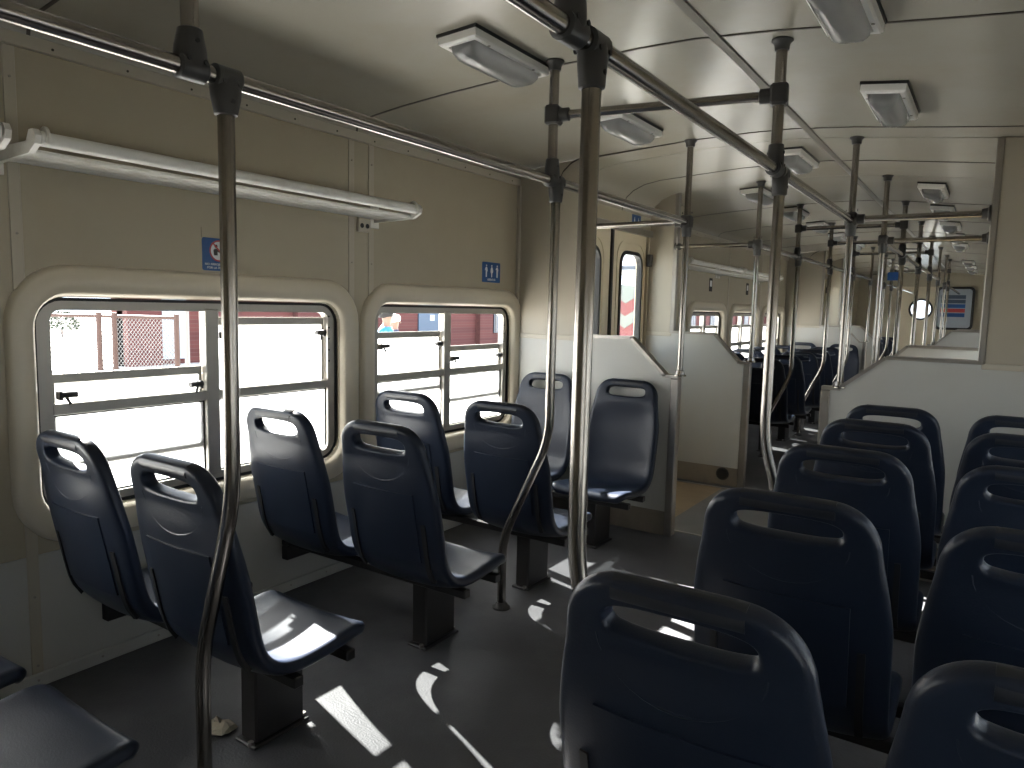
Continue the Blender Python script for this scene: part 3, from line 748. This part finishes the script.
for i, y in enumerate((.98, 2.15, 3.24, 5.55, 6.65, 7.75, 8.85, 9.95)):
    lamp(-1.525, y, ['white framed ceiling lamp above the left seats outside the picture', 'nearest white framed ceiling lamp left of the middle pole', 'ceiling lamp right of the middle pole, second in the left row'][i] if i < 3 else '%s ceiling lamp of the left row in the middle saloon' % ordn[i-3])
for i, y in enumerate((1.05, 2.15, 3.24, 5.60, 6.70, 7.80, 8.90, 10.0)):
    lamp(-.405, y, ['ceiling lamp of the right row above the camera', 'ceiling lamp of the right row cut off by the top edge of the picture', 'ceiling lamp of the right row seen whole near the top right'][i] if i < 3 else '%s ceiling lamp of the right row in the middle saloon' % ordn[i-3])
lamp(-1.02, 4.42, 'ceiling lamp in the middle of the doorway area', CEILV)
lamp(-1.02, 11.3, 'ceiling lamp in the middle of the far doorway area', CEILV)
for i in range(3): lamp(-1.525, 13+i*1.2, '%s ceiling lamp of the left row in the farthest saloon' % ordn[i]); lamp(-.405, 13+i*1.2, '%s ceiling lamp of the right row in the farthest saloon' % ordn[i])

# ------------------------------------------------------------------ luggage racks
def make_rack(y0, y1, label, hooks=True):
    L_ = y1-y0; root = empty('luggage_rack', (XL, y0, 1.66)); tag(root, label, 'rack', 'white luggage racks')
    d = .27
    MB().tube([(d, .02, .018), (d, L_-.02, .018)], .020, 14).build('front_rail', 'rack', root, True)
    for x in (.03, .085, .14, .195):
        MB().cbox(x, x+.044, .015, L_-.015, -.018, -.006, .003).build('slat', 'rack', root)
    prof = [(0, -.03), (d-.02, -.022), (d+.02, .0), (d+.026, .022), (d+.012, .04), (d-.012, .04), (d-.03, .012), (0, .012)]
    for y in (0, L_-.016):
        b = MB().prism(prof, [], lambda a, b_, t: (a, y+t, b_), 0, .016).build('bracket', 'rack', root)
        MB().cbox(-.002, .008, y-.02, y+.036, -.055, .05, .002).build('wall_plate', 'rack', b)
    for y in (.035, L_-.035):
        hk = [(d+.022*math.cos(a), y, .022+.026*math.sin(a)) for a in [-.6+i*.45 for i in range(8)]]
        MB().tube(hk, .006, 8).build('hook', 'rack', root, True)
    return root
make_rack(.94, 2.52, 'long white slatted luggage rack above the first left window')
make_rack(-.75, .885, 'white luggage rack whose end sticks in at the left edge')
make_rack(6.0, 7.55, 'white luggage rack beyond the left doorway, nearer one')
make_rack(7.62, 9.2, 'white luggage rack beyond the left doorway, farther one')
make_rack(12.5, 14.0, 'white luggage rack far away in the last saloon')

# ------------------------------------------------------------------ signs and small fittings
def sign_root(name, loc, rot, label):
    o = empty(name, loc); o.rotation_euler = rot; return tag(o, label, 'sign')
def poly(root, name, pts, m, d0, d1): return MB().prism(pts, [], lambda a, b, d: (a, b, d), d0, d1).build(name, m, root)
LWALL = (PI/2, 0, PI/2)   # local x -> +Y, local y -> up, local z -> into the coach (+X)
s1 = sign_root('warning_sign', (XL, 1.687, 1.362), LWALL, 'blue sticker with a crossed red ring and a throwing figure above the first window')
poly(s1, 'plate', rrect(-.07, .07, 0, .122, .008, 4), 'signblue', 0, .0015)
poly(s1, 'ring', circ(0, .075, .040, 28), 'red', .0015, .0022)
poly(s1, 'disc', circ(0, .075, .0345, 28), 'white', .0022, .0028)
fig = poly(s1, 'figure', [(-.022,.058),(-.024,.077),(-.018,.083),(-.010,.083),(.000,.076),(.012,.074),(.012,.069),(.000,.069),(-.007,.072),(-.007,.058)], 'black', .0028, .0034)
poly(fig, 'head', circ(-.013, .092, .0065, 14), 'black', .0028, .0034)
poly(fig, 'thrown_litter', [(.012,.066),(.020,.064),(.024,.058),(.017,.055)], 'black', .0028, .0034)
sb_ = MB(); sb_.prism([(-.026, .099), (-.022, .103), (.028, .051), (.024, .047)], [], lambda a, b, d: (a, b, d), .0034, .004); sb_.build('slash', 'red', s1)
for k, t in enumerate(('NO ARROJE OBJETOS', 'POR LA VENTANA')):
    put('lettering', text_mesh(t, .0125, 'lettering', 'white'), s1, (0, .020-k*.013, .0024))
# trace of an older sticker above it
MB().prism([(-.072,.122),(-.0705,.122),(-.0705,.158),(-.072,.158)], [], lambda a, b, d: (a, b, d), .0, .0006).build('sticker_edge', 'backing', s1)
s2 = sign_root('seat_sign', (XL, 3.474, 1.392), LWALL, 'blue sign with three white figures above the second window')
poly(s2, 'plate', rrect(-.09, .09, 0, .116, .006, 4), 'signblue', 0, .002)
def figure(root, x, y, h, kind):
    k = h/.08
    body = {0: [(-.006,0),(.004,0),(.006,.03),(.012,.035),(.009,.05),(.005,.058),(-.005,.058),(-.014,.045),(-.012,.036),(-.006,.046),(-.006,.03)],
            1: [(-.004,0),(.004,0),(.005,.022),(.013,.030),(.013,.042),(.006,.058),(-.006,.058),(-.011,.044),(-.011,.030),(-.005,.022)],
            2: [(-.006,0),(.006,0),(.007,.03),(.011,.045),(.006,.058),(-.006,.058),(-.015,.050),(-.012,.043),(-.006,.045),(-.007,.03)]}[kind]
    f = poly(root, 'figure', [(x+a*k, y+b*k) for a, b in body], 'white', .002, .003)
    poly(f, 'head', circ(x, y+.066*k, .0055*k, 12), 'white', .002, .003)
for i, x in enumerate((-.05, .003, .058)): figure(s2, x, .030, .080, i)
put('lettering', text_mesh('ASIENTOS', .0175, 'lettering', 'white'), s2, (0, .010, .003))
s3 = sign_root('door_sign', (VL, 4.87, 1.853), LWALL, 'small blue sign with two white figures over the left door')
poly(s3, 'plate', rrect(-.075, .075, 0, .075, .005, 4), 'signblue', 0, .002)
for x in (-.034, .034): figure(s3, x, .012, .052, 1)
for i, y in enumerate((7.99, 9.31)):
    s = sign_root('notice', (XL+.006, y-.62, 1.46), LWALL, ['narrow dark notice', 'narrow dark notice'][i]+(' above the first far window' if i == 0 else ' above the second far window'))
    poly(s, 'plate', rect(-.045, .045, 0, .135), 'slot', 0, .003); poly(s, 'print', rect(-.03, .03, .05, .11), 'white', .003, .0035)
hs = sign_root('hanging_sign', (-1.19, 11.05, 1.73), (PI/2, 0, 0), 'blue sign hanging far away over the aisle')
poly(hs, 'plate', rrect(-.075, .075, 0, .11, .006, 4), 'signblue', 0, .004)
for x in (-.03, .03): figure(hs, x, .02, .07, 1)
MB().tube([(0, .11, .002), (0, .42, .002)], .004, 6).build('hanger', 'steel', hs)
# framed notice on the end wall
fn = sign_root('framed_notice', (-.70, YE-.03, 1.0), (PI/2, 0, 0), 'black framed notice with blue and red printed rows on the end wall')
MB().prism(rrect(-.33, .33, 0, .86, .09, 6), [rrect(-.285, .285, .045, .815, .06, 6)], lambda a, b, d: (a, b, d), -.03, .02).build('frame', 'seal', fn)
poly(fn, 'board', rrect(-.287, .287, .043, .817, .06, 6), 'plaster', -.02, 0)
for k in range(5):
    m_ = ('signblue', 'red', 'signblue', 'bluedoor', 'bluedoor')[k]
    poly(fn, 'printed_row', rect(-.24, .18, .26+k*.09, .335+k*.09), m_, 0, .003)
# round convex dots on posts of the far end: door stops
sk = empty('power_socket', (XL, 2.437, 1.615)); tag(sk, 'small cream double socket under the end of the luggage rack', 'socket')
MB().cbox(0, .016, -.036, .036, -.034, .034, .003).build('plate', 'strip', sk)
for y in (-.017, .017): MB().tube([(.014, y, -.006), (.018, y, -.006)], .011, 14).build('outlet', 'black', sk)
bt = empty('corner_strip', (XL, Y1-.018, 0)); tag(bt, 'vertical cream corner strip between the second window and the partition', 'trim', kind='structure'); bt.name = 'trim_1'
MB().cbox(0, .022, -.022, .0, 1.09, 1.985, .003).build('strip', 'strip', bt)
# crumpled paper by the foot of the first seat
cpm = MB(); rnd = random.Random(3)
n_ = 9; cpm.loft([[(math.cos(2*PI*k/n_)*r*(1+rnd.uniform(-.3, .3)), math.sin(2*PI*k/n_)*r*.7*(1+rnd.uniform(-.3, .3)), z*(1+rnd.uniform(-.4, .6))) for k in range(n_)] for r, z in ((.05, .0), (.052, .006), (.04, .014), (.02, .019), (.006, .016))])
tag(cpm.build('crumpled_paper', 'paper', None, loc=(-1.80, 1.20, .001)), 'crumpled brown paper scrap on the floor by the seat foot', 'litter')

# ------------------------------------------------------------------ outside
GZ = -.65
tag(MB().box(-90, -2.9, -60, 120, GZ-.2, GZ).build('ground', 'ground'), 'sun-bleached concrete yard outside the left windows', 'ground', kind='structure')
tag(MB().box(.9, 60, -60, 120, GZ-.2, GZ).build('ground', 'ground'), 'pale ground outside on the right of the coach', 'ground', kind='structure')
def building(y0, y1, label, pil, wins):
    bb = empty('brick_building', (-20.5, y0, GZ)); tag(bb, label, 'building')
    def bpart(name, m, a, b, z0, z1, x0=0., x1=.3): return MB().box(x0-.3, x1, a-y0, b-y0, z0-GZ, z1-GZ).build(name, m, bb)
    bpart('wall', 'brick', y0, y1, GZ, 4.2)
    for y in pil: bpart('pilaster', 'brick', y, y+1.0, GZ, 4.2, .3, .55)
    for y in wins:
        g = bpart('window', 'dark', y, y+1.4, .0, 2.2, .3, .36)
        for k in range(4): MB().box(.36, .38, y-y0+.1+k*.38, y-y0+.16+k*.38, -GZ, 2.2-GZ).build('grille_bar', 'galv', g)
    bpart('roof', 'dark', y0-.4, y1+.5, 4.2, 4.5, -6, .9)
    return bb, bpart
bb, bpart = building(10.72, 36, 'red brick station building with a blue-grey door seen through the near left windows', (10.72, 13.4, 16.6, 19.8, 27.2, 33), (28.6,))
d = bpart('door', 'bluedoor', 23.1, 24.8, GZ, 1.6, .3, .36); MB().box(.36, .38, 23.8-10.72, 24.1-10.72, 1.25, 1.5).build('door_window', 'plaster', d)
bpart('plaster_bay', 'plaster', 11.83, 12.62, -.5, 3, .3, .34)
building(50, 92, 'dark red brick building seen through the far left windows', (50, 54, 58, 63, 68, 73, 78, 83, 88), (55.5, 60.5, 70.5, 80.5))
# fence
fe = empty('mesh_fence', (-12.3, 6.25, GZ)); tag(fe, 'rusty framed wire mesh fence outside the first window', 'fence')
fd = Vector((1.83, 1.19, 0)).normalized()
def fpt(t, z): return (fd.x*t, fd.y*t, z)
for t in (-.12, .14, 1.18): MB().tube([fpt(t, 0), fpt(t, 1.66)], .045, 8).build('post', 'brown', fe)
for z in (1.60, .25): MB().tube([fpt(-3.0, z), fpt(1.2, z)], .03, 8).build('rail', 'brown', fe)
MB().tube([fpt(-3, 0), fpt(-3, 1.66)], .045, 8).build('post', 'brown', fe)
ms = MB(); t = -4.0
while t < 2.2:
    for sg in (1, -1):
        lo, hi = -3.0, 1.2
        f = sorted(((lo-t)/sg, (hi-t)/sg)); f0, f1 = max(0, f[0]), min(1, f[1])
        if f1-f0 > .03: ms.tube([fpt(t+sg*f0, .25+1.35*f0), fpt(t+sg*f1, .25+1.35*f1)], .0045, 4, False)
    t += .06
tag(ms.build('wire_mesh', 'galv', fe), kind='stuff')
MB().tube([fpt(1.35, 0), fpt(1.35, 1.72)], .04, 8).build('end_post', 'galv', fe)
# shrub
sh = empty('shrub', (-36.6, 16.55, GZ)); tag(sh, 'round dark green shrub beyond the mesh fence', 'shrub')
lf = MB(); rnd = random.Random(5)
for i in range(420):
    a = rnd.uniform(0, 2*PI); b = rnd.uniform(-.2, 1.4); r = rnd.uniform(.75, 1.0)
    c = Vector((math.cos(a)*math.cos(b)*.8*r, math.sin(a)*math.cos(b)*.8*r, .5+.75*math.sin(b)*r)); u = Vector((rnd.uniform(-1,1), rnd.uniform(-1,1), rnd.uniform(-1,1))).normalized(); v = u.orthogonal().normalized()
    lf.add([c-u*.1, c+v*.05, c+u*.1, c-v*.05], [(0,1,2,3)])
tag(lf.build('foliage', 'leaf', sh), kind='stuff')
MB().tube([(0, 0, 0), (0, 0, .5)], .05, 8).build('stem', 'brown', sh)
# chevron board
cb = empty('chevron_board', (-5.0, 10.78, GZ)); tag(cb, 'red and white chevron board outside the door window', 'board')
MB().prism(rect(-.42, .42, .9, 2.3), [], lambda a, b, d: (d, a, b), -.03, 0).build('board', 'boardwhite', cb)
for k in range(3):
    z = 1.12+k*.40
    MB().prism([(-.42, z), (0, z-.12), (.42, z), (.42, z+.2), (0, z+.08), (-.42, z+.2)], [], lambda a, b, d: (d, a, b), 0, .006).build('chevron', 'boardred', cb)
for y in (-.3, .3): MB().tube([(-.05, y, 0), (-.05, y, 2.25)], .03, 8).build('post', 'galv', cb)

# people walking outside the second window
def person(loc, rz, label, top_m, leg_m, hair_m, height=1.7):
    import bmesh
    k = height/1.7
    root = empty('person', loc, rz); tag(root, label, 'person')
    J = {'pelvis': (0,0,.92,.13), 'waist': (0,.0,1.08,.125), 'chest': (0,.0,1.28,.15), 'neckb': (0,.0,1.42,.08), 'neck': (0,.01,1.50,.055), 'head0': (0,.02,1.56,.075), 'head1': (0,.02,1.63,.092), 'head2': (0,.01,1.68,.070)}
    for s, n in ((-1, 'l'), (1, 'r')):
        J[n+'sh'] = (s*.17, 0, 1.40, .065); J[n+'el'] = (s*.23, -.03, 1.12, .045); J[n+'wr'] = (s*.22, .07, .88, .032); J[n+'ha'] = (s*.21, .10, .80, .035)
        J[n+'hip'] = (s*.09, 0, .86, .095); J[n+'kn'] = (s*.10, s*.08+.03, .48, .062); J[n+'an'] = (s*.10, s*.14-.03, .09, .042); J[n+'to'] = (s*.11, s*.14+.12, .04, .035)
    E_ = [('pelvis','waist'),('waist','chest'),('chest','neckb'),('neckb','neck'),('neck','head0'),('head0','head1'),('head1','head2')]
    for n in 'lr': E_ += [('neckb',n+'sh'),(n+'sh',n+'el'),(n+'el',n+'wr'),(n+'wr',n+'ha'),('pelvis',n+'hip'),(n+'hip',n+'kn'),(n+'kn',n+'an'),(n+'an',n+'to')]
    names = list(J); me = bpy.data.meshes.new('body'); me.from_pydata([tuple(c*k for c in J[n][:3]) for n in names], [(names.index(a), names.index(b)) for a, b in E_], [])
    o = bpy.data.objects.new('t', me); COL.objects.link(o)
    md = o.modifiers.new('s', 'SKIN'); md.use_smooth_shade = True
    for i, n in enumerate(names):
        sv = me.skin_vertices[0].data[i]; sv.radius = (J[n][3]*k, J[n][3]*k); sv.use_root = (n == 'pelvis')
    o.modifiers.new('b', 'SUBSURF').levels = 2
    dg = bpy.context.evaluated_depsgraph_get(); dg.update(); out = bpy.data.meshes.new_from_object(o.evaluated_get(dg)); bpy.data.objects.remove(o)
    out.materials.clear()
    for m_ in ('skin', top_m, leg_m, 'hair'): out.materials.append(M[m_])
    for p in out.polygons:
        c = p.center/k; z = c.z
        if z > 1.47: p.material_index = 0
        elif z > .95 and not (abs(c.x) > .185 and z < 1.15): p.material_index = 1
        elif z > .95 or abs(c.x) > .185: p.material_index = 0
        elif z > .08: p.material_index = 2
        else: p.material_index = 3
    body = put('body', out, root)
    hm = MB(); ring = lambda z, r, oy=0: [(r*math.cos(2*PI*i/14)*k, (r*math.sin(2*PI*i/14)*1.1+.012+oy)*k, z*k) for i in range(14)]
    hm.loft([ring(1.60, .080, -.03), ring(1.63, .103, -.012), ring(1.68, .105, -.005), ring(1.72, .090), ring(1.745, .05), ring(1.752, .01)]).build('hair' if hair_m == 'hair' else 'cap', hair_m, root, True)
    hd = MB(); hd.loft([[(.014*math.cos(a)*k, (.105+oy+.006*math.sin(a))*k, z*k) for a in [2*PI*i/6 for i in range(6)]] for z, oy in ((1.585, .012), (1.60, .022), (1.635, .002))]).build('nose', 'skin', root, True)
    return root
person((-8.08, 8.47, GZ), -1.2, 'person in a bright blue shirt with short dark hair walking outside', 'shirt', 'navy', 'hair', 1.79)
person((-9.05, 9.70, GZ), -1.0, 'person in dark clothes with a white cap walking outside', 'navy', 'navy', 'cap', 1.68)
